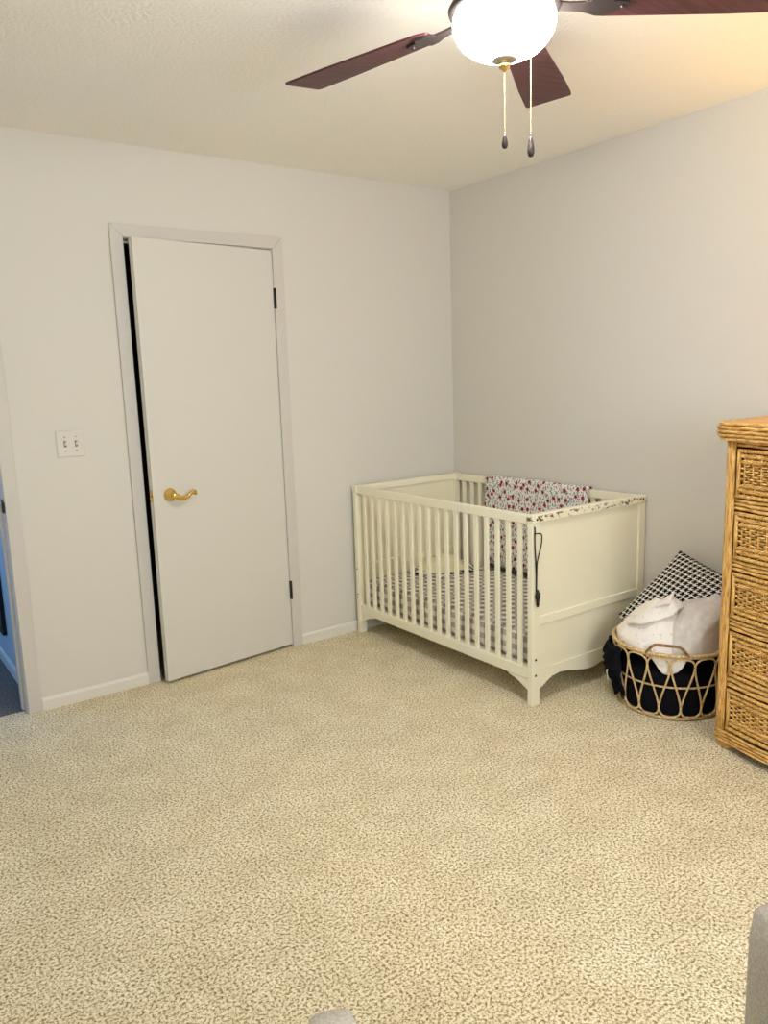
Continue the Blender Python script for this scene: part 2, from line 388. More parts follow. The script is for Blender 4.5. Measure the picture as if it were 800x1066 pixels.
# ------------------------------------------------------------------ light switch
sx, sz = -2.198, 1.1675
sw = thing('light_switch', (sx, 0, sz), 'ivory double toggle light switch plate on wall left of closet door', 'light switch')
MB().box((sx - .058, -.006, sz - .057), (sx + .058, 0, sz + .057)).build('plate', M['plate'], sw, bevel=.003)
for dx in (-.023, .023):
    b = MB().box((sx + dx - .0055, -.0066, sz - .0125), (sx + dx + .0055, -.0055, sz + .0125)); b.build('slot', M['slot'], sw)
    b = MB(); b.prism([(-.006, sz - .008), (-.006, sz + .004), (-.016, sz + .010), (-.017, sz + .006), (-.009, sz - .008)], 0, sx + dx - .004, sx + dx + .004)
    b.build('toggle', M['plate'], sw, bevel=.001)
    for dz in (-.03, .03):
        b = MB(); ylathe(b, [(.0035, -.006), (.0033, -.0075), (.001, -.008)], sx + dx, sz + dz, 10); b.box((sx + dx - .003, -.0083, sz + dz - .0006), (sx + dx + .003, -.0078, sz + dz + .0006), 1)
        b.build('screw', [M['steel'], M['slot']], sw)

# ------------------------------------------------------------------ crib
cL, cR, cN, cF, cH = -.760, -.008, -1.364, -.030, .832
cb = thing('crib', ((cL + cR) / 2, (cN + cF) / 2, 0), 'cream wooden slatted crib with solid panel ends in the room corner', 'crib')
PW, PD = .045, .030
def end(y0, y1, out, gn):
    """one end: posts, top rail, panels, mid rail, scalloped apron; 'out' = y of the outward face"""
    for xa, xb in ((cL, cL + PW), (cR - PW, cR)):
        p = MB().box((xa, y0, 0), (xb, y1, .797)).build('post', M['crib'], cb, bevel=.003)
    MB().box((cL - .002, y0 - .004, .797), (cR + .002, y1 + .004, cH)).build('end_top_rail', M['gnawed'] if gn else M['crib'], cb, bevel=.004)
    xa, xb = cL + PW, cR - PW; ym = (y0 + y1) / 2
    MB().box((xa, ym - .005, .39), (xb, ym + .005, .797)).build('end_panel', M['crib'], cb)
    MB().box((xa, ym - .005, .15), (xb, ym + .005, .355)).build('end_panel', M['crib'], cb)
    MB().box((xa, y0 + .003, .353), (xb, y1 - .003, .392)).build('end_mid_rail', M['crib'], cb, bevel=.003)
    n = 40; low = []
    prof = [(0, .072), (.02, .078), (.05, .096), (.085, .110), (.13, .115), (.18, .110), (.24, .096), (.30, .085), (.331, .083)]
    def zz(s):
        s = min(s, .662 - s)
        for (a, za), (b_, zb) in zip(prof, prof[1:]):
            if s <= b_ + 1e-6: q = max(0, (s - a) / (b_ - a)); return za + (zb - za) * (q * q * (3 - 2 * q) * .5 + q * .5)
        return prof[-1][1]
    b = MB(); vs = []
    for i in range(n + 1):
        s = .662 * i / n; x = xa + (xb - xa) * i / n
        for y in (y0 + .004, y1 - .004): vs += [(x, y, zz(s)), (x, y, .156)]
    fs = []
    for i in range(n):
        q = i * 4; r = q + 4
        fs += [(q, r, r + 1, q + 1), (q + 2, q + 3, r + 3, r + 2), (q + 1, r + 1, r + 3, q + 3), (q, q + 2, r + 2, r)]
    fs += [(0, 1, 3, 2), (n * 4, n * 4 + 2, n * 4 + 3, n * 4 + 1)]
    b.add(vs, fs).build('apron', M['crib'], cb)
end(cN, cN + PD, cN, True); end(cF - PD, cF, cF, False)
y0, y1 = cN + PD, cF - PD
for xa, xb in ((cL + .004, cL + .030), (cR - .030, cR - .004)):
    MB().box((xa, y0, .790), (xb, y1, cH - .002)).build('side_top_rail', M['crib'], cb, bevel=.004)
    MB().box((xa, y0, .116), (xb, y1, .166)).build('side_bottom_rail', M['crib'], cb, bevel=.004)
    xm = (xa + xb) / 2; n = 18
    for k in range(n):
        yc = y0 + (y1 - y0) * (k + .85) / (n + .7)
        w, zt, zb = .0115, .792, .164
        poly = [(yc - w, zb), (yc + w, zb)]
        poly += [(yc + w, zt - .022)] + [(yc + w + .014 * (1 - math.cos(a)), zt - .022 + .022 * math.sin(a)) for a in (.5, 1.0, 1.57)]
        poly += [(yc - w, zt)]
        MB().prism(poly, 0, xm - .0065, xm + .0065).build('slat', M['crib'], cb, bevel=.002)
    for ya, sg in ((y0, 1), (y1, -1)):
        poly = [(ya, .115), (ya + sg * .125, .115), (ya + sg * .118, .107), (ya + sg * .095, .103), (ya + sg * .065, .095), (ya + sg * .035, .080), (ya + sg * .012, .068), (ya, .066)]
        MB().prism(poly, 0, xa + .003, xb - .003).build('corner_bracket', M['crib'], cb, bevel=.002)
for x, y, z in ((cL + .024, cN - .004, .812), (cR - .024, cN - .004, .816), (cL + .020, cN, .207), (cL + .020, cN, .137), (cR - .02, cN, .207), (cR - .02, cN, .137)):
    b = MB(); ylathe(b, [(.0055, y + .002), (.0055, y - .0008), (.003, y - .001)], x, z, 12); tag(b.build('screw', M['black'], cb), 'dark recessed screw')
for y, z in ((cF - .016, .367), (cF - .014, .222), (cF - .014, .205)):
    b = MB(); b.tube([(cL + .002, y, z), (cL - .001, y, z)], .0045, 10); tag(b.build('screw', M['black'], cb), 'dark recessed screw')
MB().box((cL + .032, y0 + .004, .150), (cR - .032, y1 - .004, .166)).build('mattress_base', M['crib'], cb)

# mattress with a gingham fitted sheet
mx0, mx1, my0, my1, mz0, mz1 = cL + .036, cR - .034, y0 + .008, y1 - .006, .166, .302
mt = thing('crib_mattress', ((mx0 + mx1) / 2, (my0 + my1) / 2, mz0), 'crib mattress under grey and white gingham fitted sheet', 'mattress')
def mattress(u, v):
    # u around the cross ring (top skin wraps to sides), v 0..1 : superellipse pillow shape via box wrapping
    return None
nx, ny, nzc = 28, 52, 8
b = MB(); idx = {}; vs = []; fs = []
def mv(i, j, k):
    key = (i, j, k)
    if key not in idx:
        x, y, z = mx0 + (mx1 - mx0) * i / nx, my0 + (my1 - my0) * j / ny, mz0 + (mz1 - mz0) * k / nzc
        c = Vector((min(max(x, mx0 + .035), mx1 - .035), min(max(y, my0 + .035), my1 - .035), min(max(z, mz0 + .03), mz1 - .03)))
        d = Vector((x, y, z)) - c
        if d.length > 1e-6 and sum(abs(q) > 1e-6 for q in d) > 1: d = d.normalized() * .034
        p = c + d
        p.z += .004 * nz(x, y, z, 9) if k else 0
        if 0 < k < nzc: p.x += .003 * nz(x, y, z, 24) * (1 if i < nx / 2 else -1)
        idx[key] = len(vs); vs.append(p)
    return idx[key]
for i in range(nx):
    for j in range(ny):
        fs += [(mv(i, j, nzc), mv(i + 1, j, nzc), mv(i + 1, j + 1, nzc), mv(i, j + 1, nzc)), (mv(i, j, 0), mv(i, j + 1, 0), mv(i + 1, j + 1, 0), mv(i + 1, j, 0))]
for k in range(nzc):
    for i in range(nx):
        for j in (0, ny): fs.append((mv(i, j, k), mv(i + 1, j, k), mv(i + 1, j, k + 1), mv(i, j, k + 1)))
    for j in range(ny):
        for i in (0, nx): fs.append((mv(i, j, k), mv(i, j + 1, k), mv(i, j + 1, k + 1), mv(i, j, k + 1)))
b.add(vs, fs, 0, True).build('sheet', M['gingham'], mt)

# flowered blanket folded over the rear side rail
by0, by1 = -.325, -1.062
bl = thing('baby_blanket', (cR - .03, (by0 + by1) / 2, .84), 'white baby blanket with red flowers draped over the rear crib rail', 'blanket')
prof = []
xin, xout, zt = cR - .040, cR - .001, .840
for q in range(13): prof.append((xin, .336 + (zt - .012 - .336) * q / 12))
prof += [(xin + .004, zt - .004), (xin + .011, zt), ((xin + xout) / 2, zt + .001), (xout - .009, zt), (xout - .002, zt - .005)]
for q in range(7): prof.append((xout - .0005, zt - .014 - .20 * q / 6))
ln = [0]
for a, c in zip(prof, prof[1:]): ln.append(ln[-1] + math.hypot(c[0] - a[0], c[1] - a[1]))
b = MB(); NU = 44; NV = len(prof) - 1
def bf(u, v):
    k = int(round(v * NV)); x, z = prof[k]; y = by0 + (by1 - by0) * u
    dn = max(0, (.80 - z)) if k <= 13 else 0
    x -= (.006 + .010 * nz(y, z, 0, 7) + .004 * math.sin(y * 21)) * min(1, dn * 6)
    y += .014 * (u - .5) * nz(z, 1, 2, 5)
    z2 = z + .006 * nz(y, 3, 1, 5)
    return (x, y, z2)
b.grid(bf, NU, NV, 0, lambda u, v: (u * (by0 - by1), ln[int(round(v * NV))]))
b.build('fabric', M['floral'], bl, solid=.005)
hm = MB(); hm.tube([(bf(u / NU, 0)[0], bf(u / NU, 0)[1], bf(u / NU, 0)[2] - .010) for u in range(NU + 1)], .011, 6)  # black tube stands in for the shaded gap under the blanket
tag(hm.build('shade_strip', M['slot'], bl), 'dark gap below the blanket, painted as a strip')

# little yellow cloth on the mattress
yl = thing('baby_cloth', (-.27, -.18, .30), 'crumpled pale yellow baby cloth with dark spotted edging on the crib mattress', 'cloth')
def yf(u, v):
    q = 2 * PI * u; r = v
    X = -.255 + .165 * r * math.cos(q) * .95 + .11 * r * math.sin(q) * .0; Y = -.19 + .125 * r * math.sin(q)
    hgt = (1 - r ** 2.2)
    Z = .306 + .062 * hgt + .022 * hgt * ridge(X, Y, 1, 14) + .010 * hgt * nz(X, Y, 4, 40)
    return (X + .012 * nz(X, Y, 0, 18), Y + .012 * nz(Y, X, 3, 18), Z)
MB().grid(yf, 44, 14).build('fabric', M['yellow'], yl, recalc=True)
def ef(u, v):
    q = 2 * PI * u; a = Vector(yf(u, .93)); d = Vector((math.cos(q), math.sin(q), 0))
    w = .055 * v + .018 * v * math.sin(5 * q)
    z = .310 + .016 * math.sin(v * PI) * (0.6 + .5 * nz(q, v, 1, 2))
    p = a + d * w; return (p.x, min(p.y, -.075), z)
MB().grid(ef, 56, 5).build('edging', M['edging'], yl, solid=.003)

# black cord hung on the near crib post
px, py = cL + .010, cN - .006
cd = thing('strap_cord', (px, py, .77), 'thin black looped cord with tassel hanging on near crib post', 'cord')
loop = [(px - .004, py, .785), (px - .004, py - .002, .772), (px - .003, py - .002, .755), (px + .012, py - .004, .756), (px + .030, py - .004, .752), (px + .037, py - .003, .740), (px + .035, py - .003, .715), (px + .027, py - .003, .685), (px + .014, py - .003, .655), (px + .007, py - .003, .63), (px + .005, py - .003, .56), (px + .004, py - .003, .505)]
b = MB().tube(loop, .0028, 8); b.tube([(px - .004, py - .001, .76), (px - .004, py - .002, .70), (px, py - .002, .65), (px + .004, py - .002, .58), (px + .004, py - .002, .505)], .0028, 8)
b.build('strap', M['black'], cd)
b = MB(); b.lathe([(.003, .515 - .5), (.008, .0), (.0115, -.012), (.012, -.02), (.007, -.028), (.0065, -.05), (.004, -.06)], 12, (px + .004, py - .010, .505))
b.tube([(px + .004, py - .01, .492), (px + .018, py - .01, .502)], .004, 6)
b.build('tassel', M['black'], cd)

# ------------------------------------------------------------------ laundry basket
bx, byy = -.262, -1.690; R1, R0, ZR = .236, .203, .285
bk = thing('laundry_basket', (bx, byy, 0), 'round open rattan basket of looped cane between crib and dresser', 'basket')
def ring(r, z, n=64): return [(bx + r * math.cos(2 * PI * k / n), byy + r * math.sin(2 * PI * k / n), z) for k in range(n)]
b = MB().tube(ring(R1, ZR), .0075, 8, True); b.tube(ring(R1 - .006, ZR - .010), .005, 6, True)
b.build('rim', M['rattan'], bk)
for k in range(10):
    q = 2 * PI * (k + .35) / 10; b = MB()
    pts = [(bx + (R1 - .003 + .0115 * math.cos(a)) * math.cos(q + s), byy + (R1 - .003 + .0115 * math.cos(a)) * math.sin(q + s), ZR - .004 + .0145 * math.sin(a)) for s in (-.03, -.01, .01, .03) for a in [2 * PI * e / 10 for e in range(10)]]
    b.tube(pts, .0022, 5); b.build('binding', M['rattan'], bk)
MB().tube(ring(R0, .010), .006, 8, True).build('base_ring', M['rattan'], bk)
MB().tube(ring((R0 + R1) / 2 - .004, .145), .0042, 6, True).build('middle_ring', M['rattan'], bk)
NL = 16
for k in range(NL):
    pts = []
    for e in range(41):
        tt = k - .5 + e / 40
        ww = 2 * PI * (tt + .36 * math.sin(4 * PI * tt)) / NL; zc = math.cos(2 * PI * tt)
        zc = zc * (1.25 - .25 * zc * zc)
        z = .145 + .128 * zc; r = R0 + (R1 - R0) * z / ZR + .004
        pts.append((bx + r * math.cos(ww + PI), byy + r * math.sin(ww + PI), z))
    MB().tube(pts, .0040, 6).build('loop', M['rattan'], bk)
b = MB()
for k in range(12):
    q = 2 * PI * k / 12; b.tube([(bx, byy, .012), (bx + R0 * math.cos(q), byy + R0 * math.sin(q), .010)], .003, 5)
for r in (.05, .1, .15): b.tube(ring(r, .012, 32), .003, 5, True)
b.build('base', M['rattan'], bk)
for q0 in (PI + .52, .52):
    pts = []
    for s, zz in ((-.34, 0), (-.33, .006), (-.24, .032), (-.19, .040), (-.10, .042), (0, .042), (.10, .042), (.19, .040), (.24, .032), (.33, .006), (.34, 0)):
        pts.append((bx + (R1 + .004) * math.cos(q0 + s), byy + (R1 + .004) * math.sin(q0 + s), ZR + zz))
    tag(MB().tube(pts, .0058, 8).build('handle', M['rattan_dark'], bk), 'brown cane handle')

# clothes in the basket
def blob(cx, cy, rx, ry, z0, z1, top, seed, amp=.02, sc=12, n=48, m=22, lim=None):
    def f(u, v):
        q = 2 * PI * u
        if v < .55: zz = z0 + (z1 - z0) * v / .55; rr = 1.0 - .12 * (1 - v / .55) ** 2
        else:
            w = (v - .55) / .45 * PI / 2; rr = math.cos(w) ** .7 if w < PI / 2 - 1e-4 else 0.0; zz = z1 + top * math.sin(w)
        dx, dy = math.cos(q), math.sin(q)
        k = 1 + amp * 4 * (nz(dx * 1.5 + seed, dy * 1.5, zz * 9, sc / 9) + .5 * ridge(dx * 2 + seed, dy * 2, zz * 14, sc / 9) - .4)
        X, Y = cx + rx * rr * dx * k, cy + ry * rr * dy * k
        Z = zz + amp * .8 * nz(X + seed, Y, zz, sc) * (1 if v > .1 else 0)
        if lim: X, Y, Z = lim(X, Y, Z)
        return (X, Y, Z)
    return MB().grid(f, n, m)
def inside(X, Y, Z, gap=.008):
    d = math.hypot(X - bx, Y - byy); r = R0 + (R1 - R0) * min(max(Z, 0), ZR) / ZR - gap
    if d > r and Z < ZR + .03: X, Y = bx + (X - bx) * r / d, byy + (Y - byy) * r / d
    return X, Y, max(Z, .02)
o = blob(bx, byy, .225, .225, .018, .15, .095, 3.1, .012, 14, 64, 30, inside).build('dark_clothing', M['darkcloth'])
tag(o, 'crumpled black clothing filling the rattan basket below white cloths', 'clothing')
# dark garment bulging out through the left side of the lattice
gq = 2.30
nv = thing('spilled_garment', (bx - .17, byy + .19, .0), 'dark navy garment spilling out at the crib side of the basket', 'clothing')
def gf(u, v):
    a = gq + (u - .5) * .95; z = .262 - .215 * v
    rr = (R0 + (R1 - R0) * z / ZR) + .012 + .030 * math.sin(min(1, v * 1.25) * PI) * math.sin(u * PI) ** .6 + .022 * max(-.3, nz(a * 4, z * 14, 2, 2.2)) + .008 * ridge(a * 3, z * 10, 1, 2)
    z += .012 * nz(a, z, 5, 9) + .02 * v * math.sin(u * 9)
    return (bx + rr * math.cos(a), byy + rr * math.sin(a), max(z, .02))
MB().grid(gf, 26, 18).build('fabric', M['navycloth'], nv, solid=.008)
a = gq + .12; rr = .262
def tf(u, v):
    aa = a + (u - .5) * .12; z = .148 - .045 * v + .004 * math.sin(u * 6)
    r = rr + .004 + .003 * math.sin(v * 5)
    return (bx + r * math.cos(aa), byy + r * math.sin(aa), z)
tag(MB().grid(tf, 6, 4).build('patch', M['whitetag'], nv, solid=.003), 'small white patch')

# houndstooth pillow leaning on the wall
A, B_, D_ = Vector((-.062, -1.585, .612)), Vector((-.262, -1.408, .312)), Vector((-.085, -1.965, .515))
C_ = B_ + (D_ - A)
pil = thing('throw_pillow', tuple((B_ + C_) / 2), 'black and white houndstooth throw pillow leaning on the wall behind laundry', 'pillow')
nrm = (B_ - A).cross(D_ - A).normalized()
if nrm.x > 0: nrm = -nrm
def side(sg):
    def f(u, v):
        p = A * (1 - u) * (1 - v) + D_ * u * (1 - v) + B_ * (1 - u) * v + C_ * u * v
        c = (A + B_ + C_ + D_) / 4
        e = (1 - abs(2 * u - 1) ** 2.6) * (1 - abs(2 * v - 1) ** 2.6)
        pin = .055 * ((1 - (2 * u - 1) ** 2) * abs(2 * v - 1) ** 3 + (1 - (2 * v - 1) ** 2) * abs(2 * u - 1) ** 3)
        p = p + (c - p) * pin
        th = .062 * e ** .55 + .003 * nz(u * 4, v * 4, sg, 2) * e
        p = p + nrm * sg * th
        p.x = min(p.x, -.006)
        return tuple(p)
    return f
b = MB().grid(side(1), 34, 34); b.grid(side(-1), 34, 34)
b.build('cover', M['hound'], pil, recalc=False)

# white printed muslin heaped on top, its corner hanging inside the basket
mu = thing('muslin_cloth', (bx - .05, byy + .03, .28), 'rumpled white cotton cloth with faint print heaped on the basket', 'cloth')
def mf(u, v):
    q = 2 * PI * u; r = v
    X = bx - .050 + .185 * r * math.cos(q); Y = byy + .030 + .200 * r * math.sin(q)
    d = math.hypot(X - bx, Y - byy)
    if d > R1 - .014: X, Y = bx + (X - bx) * (R1 - .014) / d, byy + (Y - byy) * (R1 - .014) / d
    h = 1 - r ** 2.0
    Z = .268 + .165 * h + .035 * h * math.exp(-((Y - byy + .03) / .07) ** 2)
    e = math.exp(-(((q - 4.0 + .0) / 1.15) ** 2))                       # camera-facing slope carries the long fold
    rr = r - (.60 - .14 * math.sin((q - 3.4) * 1.5))
    Z += 0 * e * (.026 * math.exp(-((rr + .085) / .06) ** 2) - .030 * math.exp(-(rr / .035) ** 2) + .014 * math.exp(-((rr - .12) / .08) ** 2))
    e2 = math.exp(-(((q - 4.4) / .5) ** 2)); rr2 = r - (.30 + .25 * (q - 4.2))
    Z += 0 * e2 * (.016 * math.exp(-((rr2 + .05) / .04) ** 2) - .018 * math.exp(-(rr2 / .028) ** 2))
    Z += h ** .5 * (.014 * ridge(X, Y, 2.7, 11) + .009 * ridge(X, Y, .7, 24) - .010)
    return (X + .006 * nz(X, Y, 7, 15), Y + .006 * nz(Y, X, 9, 15), max(Z, .262))
MB().grid(mf, 88, 40).build('fabric', M['muslin'], mu)
def flap(q0_, q1_, rfn, lift):
    def f(u, v):
        q = q0_ + (q1_ - q0_) * u; r = .04 + (rfn(u) - .04) * v
        a = Vector(mf(q / (2 * PI), r)); c = Vector((bx - .05, byy + .03, .2)); d = (a - c).normalized()
        return tuple(a + d * (.004 + lift * v ** 3 * (.75 + .35 * math.sin(u * 11)) * math.sin(PI * u) ** .4))
    return f
MB().grid(flap(2.7, 5.3, lambda u: .72 - .26 * u + .05 * math.sin(u * 7), .030), 56, 16).build('fold', M['muslin'], mu, solid=.007)
MB().grid(flap(3.5, 5.5, lambda u: .40 - .10 * u + .07 * math.sin(u * 5 + 1), .030), 40, 12).build('fold', M['muslin'], mu, solid=.007)
def hf(u, v):
    a = PI + .55 + (u - .5) * .62; z = .272 - .075 * v * math.sin(PI * u) ** .7
    r = R0 + (R1 - R0) * z / ZR - .014 + .006 * math.sin(u * 14 + v * 3) * v
    return (bx + r * math.cos(a), byy + r * math.sin(a), z)
MB().grid(hf, 24, 8).build('hanging_corner', M['muslin'], mu, solid=.006)

# grey fleece over the back right of the heap
fl = thing('fleece_blanket', (bx + .02, byy - .12, .3), 'soft pale grey fleece folded on the dresser side of the basket', 'blanket')
def ff(u, v):
    q = 2 * PI * u; r = v
    X = bx + .025 + .195 * r * math.cos(q); Y = byy - .125 + .165 * r * math.sin(q)
    d = math.hypot(X - bx, Y - byy)
    if d > R1 - .012: X, Y = bx + (X - bx) * (R1 - .012) / d, byy + (Y - byy) * (R1 - .012) / d
    h = 1 - r ** 3.6
    Z = .272 + .185 * h + .05 * h * (X - bx) / .2 + h ** .5 * (.022 * ridge(X, Y, 3, 6) + .012 * nz(X, Y, 3, 16) + .004 * nz(X, Y, 3, 60) - .012)
    return (X, Y, max(Z, .266))
MB().grid(ff, 64, 30).build('fabric', M['fleece'], fl)

# ------------------------------------------------------------------ rattan dresser
dy0, dy1, dxf = -2.035, -2.935, -.475
ds = thing('rattan_dresser', (dxf / 2, (dy0 + dy1) / 2, 0), 'honey rattan five drawer dresser with woven fronts against the right wall', 'dresser')
def fx(y, off=0):
    s = (dy0 - y) / (dy0 - dy1); return dxf - .075 * math.sin(PI * min(1, max(0, s))) ** 1.0 - off
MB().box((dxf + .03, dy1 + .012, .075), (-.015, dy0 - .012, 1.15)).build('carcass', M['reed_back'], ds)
for yy, sg in ((dy0, -1), (dy1, 1)):     # woven side panels
    b = MB()
    for k in range(60):
        z = .085 + 1.055 * k / 59
        b.tube([(x, yy + sg * .007 + .002 * (1 if (i + k) % 2 else -1), z) for i, x in enumerate([dxf + .05 + i * (.40 / 10) for i in range(11)])], .0072, 5)
    b.build('side_panel', M['reed_h'], ds)
for yy, sg in ((dy0, -1), (dy1, 1)):     # corner posts of upright reeds
    b = MB()
    for k in range(9):
        a = PI * .5 + (k - 4) * .33 * 1.0 + (PI * .25)
        cx_, cy_ = dxf + .006, yy + sg * .021
        pts = []
        for e in range(14):
            z = .075 + 1.075 * e / 13
            pts.append((cx_ + (.021 + .0012 * math.sin(e * 2.1 + k)) * math.cos(a), cy_ - sg * (.021 + .0012 * math.sin(e * 1.7 + k * 2)) * math.sin(a), z))
        b.tube(pts, .0050, 6)
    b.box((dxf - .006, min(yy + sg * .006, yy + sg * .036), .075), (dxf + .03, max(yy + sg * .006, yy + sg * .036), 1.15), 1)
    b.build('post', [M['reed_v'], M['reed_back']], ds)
def yrow(n, a=dy0 - .040, c=dy1 + .040): return [a + (c - a) * i / n for i in range(n + 1)]
# rails between drawers
for z0, z1 in ((1.128, 1.152), (.905, .948), (.685, .728), (.465, .510), (.247, .287)):
    b = MB(); n = max(2, int((z1 - z0) / .0135))
    for k in range(n):
        z = z0 + (z1 - z0) * (k + .5) / n
        b.tube([(fx(y, -.002 + .002 * math.sin(i * 1.3 + k * 2)), y, z + .0012 * math.sin(i * .9 + k)) for i, y in enumerate(yrow(40))], (z1 - z0) / n * .46, 6)
    b.build('rail', M['reed_h'], ds)
# drawers
for z0, z1 in ((.950, 1.125), (.730, .903), (.512, .683), (.290, .463), (.082, .245)):
    d = MB()
    ya, yb = dy0 - .044, dy1 + .044; n = 36
    ys = yrow(n, ya, yb)
    vs = []
    for y in ys:
        for off, z in ((0.0, z0 + .004), (0.0, z1 - .006)): vs.append((fx(y, -.010), y, z))
    for y in ys:
        for off, z in ((0.0, z0 + .004), (0.0, z1 - .006)): vs.append((fx(y, -.03), y, z))
    o = 2 * (n + 1); fs = []
    for i in range(n):
        q = 2 * i; fs += [(q, q + 2, q + 3, q + 1), (o + q, o + q + 1, o + q + 3, o + q + 2), (q + 1, q + 3, o + q + 3, o + q + 1), (q, o + q, o + q + 2, q + 2)]
    fs += [(0, 1, o + 1, o), (2 * n, o + 2 * n, o + 2 * n + 1, 2 * n + 1)]
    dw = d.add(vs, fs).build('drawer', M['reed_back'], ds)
    # reed border
    fr = MB()
    zt, zb = z1 - .008, z0 + .008
    fr.tube([(fx(y, .004), y, zt) for y in ys], .0075, 6); fr.tube([(fx(y, .004), y, zb) for y in ys], .0075, 6)
    for y in (ya - .003, yb + .003):
        yi = y - .004 * (1 if y == ya - .003 else -1)
        fr.tube([(fx(yi, .004), yi, zb), (fx(yi, .004), yi, zt)], .0075, 6)
    f_ = fr.build('drawer_frame', M['reed_v'], ds); f_.parent = dw

    # weave: plain rows in the middle, slanted rope rows above and below
    w = MB(); rows = 15
    yl_ = yrow(84, ya - .014, yb + .014)
    for k in range(rows):
        z = zb + .010 + (zt - zb - .020) * (k + .5) / rows
        if 4 <= k <= 10:
            w.tube([(fx(y, -.002 + .0042 * (1 if ((i // 2) + k) % 2 else -1)), y, z + .0006 * math.sin(i + k)) for i, y in enumerate(yl_)], .0041, 5)
    nst = 58
    for zc_, sg in ((zb + .010 + (zt - zb - .02) * 2 / rows, 1), (zb + .010 + (zt - zb - .02) * 13 / rows, -1)):
        hh = (zt - zb) * .115
        for i in range(nst):
            y = ya - .020 + (yb + .020 - (ya - .020)) * i / (nst - 1)
            for s2 in (-1, 1):
                w.tube([(fx(y, -.001), y + .014, zc_ + s2 * hh * .5 - sg * s2 * hh * .42), (fx(y, .006), y, zc_ + s2 * hh * .5), (fx(y, -.001), y - .014, zc_ + s2 * hh * .5 + sg * s2 * hh * .42)], .0042, 5)
    for y in yrow(22, ya - .03, yb + .03):
        w.tube([(fx(y, .001), y, zb + .004), (fx(y, .001), y, zt - .004)], .0030, 5)
    w_ = w.build('woven_panel', M['reed_h'], ds); w_.parent = dw

# base and feet
b = MB()
for k in range(4):
    z = .030 + .047 * (k + .5) / 4
    b.tube([(fx(y, .010 + .002 * math.sin(i * 1.1 + k * 2)), y, z + .02 * (1 - min(1, abs(2 * (dy0 - y) / (dy0 - dy1) - 1) * 1.0)) * 0) for i, y in enumerate(yrow(40, dy0 - .0, dy1 + .0))], .0056, 6)
b.build('base_trim', M['reed_h'], ds)
for x_, y_ in ((dxf + .028, dy0 - .032), (dxf + .028, dy1 + .032), (-.06, dy0 - .032), (-.06, dy1 + .032)):
    b = MB()
    for k in range(7):
        z = .006 + .0105 * k; rr = .030 + .004 * math.sin(k / 6 * PI)
        b.tube([(x_ + rr * math.cos(2 * PI * e / 20), y_ + rr * math.sin(2 * PI * e / 20), z) for e in range(20)], .006, 5, True)
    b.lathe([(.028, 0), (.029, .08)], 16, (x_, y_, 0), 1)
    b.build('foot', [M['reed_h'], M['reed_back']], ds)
# top slab with coiled edge
ty0, ty1 = dy0 + .022, dy1 - .022; n = 48
def tx(y):
    s = (ty0 - y) / (ty0 - ty1); return dxf - .030 - .078 * math.sin(PI * s)
out = [(tx(ty0 + (ty1 - ty0) * i / n), ty0 + (ty1 - ty0) * i / n) for i in range(n + 1)]
out[0] = (out[0][0] + .012, out[0][1]); out[-1] = (out[-1][0] + .012, out[-1][1])
b = MB().prism([(x, y) for x, y in out] + [(-.016, ty1), (-.016, ty0)], 2, 1.150, 1.2155)
b.build('top', M['reed_top'], ds, bevel=.004)
b = MB()
for k in range(5):
    z = 1.157 + .0132 * k; off = (.0, .006, .009, .009, .004)[k]
    path = [(-.02, ty0 + off)] + [(x - off, y) for x, y in out] + [(-.02, ty1 - off)]
    path[1] = (path[1][0] + .004, ty0 + off); path[-2] = (path[-2][0] + .004, ty1 - off)
    b.tube([(x, y, z + .0012 * math.sin(i * 1.3 + k * 1.7)) for i, (x, y) in enumerate(path)], .0062, 6)
b.build('top_edge', M['reed_h'], ds)

# table lamp on the dresser (beyond the frame edge), the warm light on wall and ceiling
lx, ly, lz = -.24, -2.62, 1.2175
lp = thing('table_lamp', (lx, ly, lz), 'brass table lamp with linen shade on the rattan dresser', 'lamp')
MB().lathe([(.075, 0), (.075, .012), (.03, .022), (.018, .06), (.035, .12), (.040, .16), (.02, .21), (.010, .24), (.010, .30)], 28, (lx, ly, lz)).build('base', M['brass'], lp)
b = MB(); n = 36
vs = []
for r, z in ((.16, .24), (.12, .46)): vs += [(lx + r * math.cos(2 * PI * k / n), ly + r * math.sin(2 * PI * k / n), lz + z) for k in range(n)]
b.add(vs, [(k, (k + 1) % n, n + (k + 1) % n, n + k) for k in range(n)], 0, True); b.build('lamp_shade', M['shade'], lp, solid=.003)
LIGHT_W = 30
def point(name, loc, col, power, size, parent=None):
    l = bpy.data.lights.new(name, 'POINT'); l.color = col; l.energy = power; l.shadow_soft_size = size
    o = bpy.data.objects.new(name, l); COL.objects.link(o); o.location = loc; return o
point('lamp_bulb', (lx, ly, lz + .36), (1.0, .60, .06), 12, .03)

# ------------------------------------------------------------------ ceiling fan
fc = Vector((-1.588, -2.056, 0))
fan = thing('ceiling_fan', (fc.x, fc.y, H), 'ceiling fan with five cherry blades and lit white bowl light', 'ceiling fan')
cc = (fc.x, fc.y, 0)
MB().lathe([(.075, H), (.078, H - .02), (.060, H - .045), (.045, H - .055), (.045, H - .06)], 36, cc).build('canopy', M['bronze'], fan)
MB().lathe([(.045, 2.385), (.090, 2.380), (.116, 2.362), (.122, 2.340), (.118, 2.312), (.10, 2.298), (.07, 2.294)], 44, cc).build('motor_housing', M['bronze'], fan)
MB().lathe([(.065, 2.300), (.10, 2.298), (.132, 2.292), (.137, 2.284), (.134, 2.276), (.10, 2.274)], 44, cc).build('light_fitter', M['bronze'], fan)
RB, ZRIM, ZB = .126, 2.266, 2.170
prof = [(RB * .90, ZRIM + .004), (RB * .985, ZRIM), (RB, ZRIM - .012)]
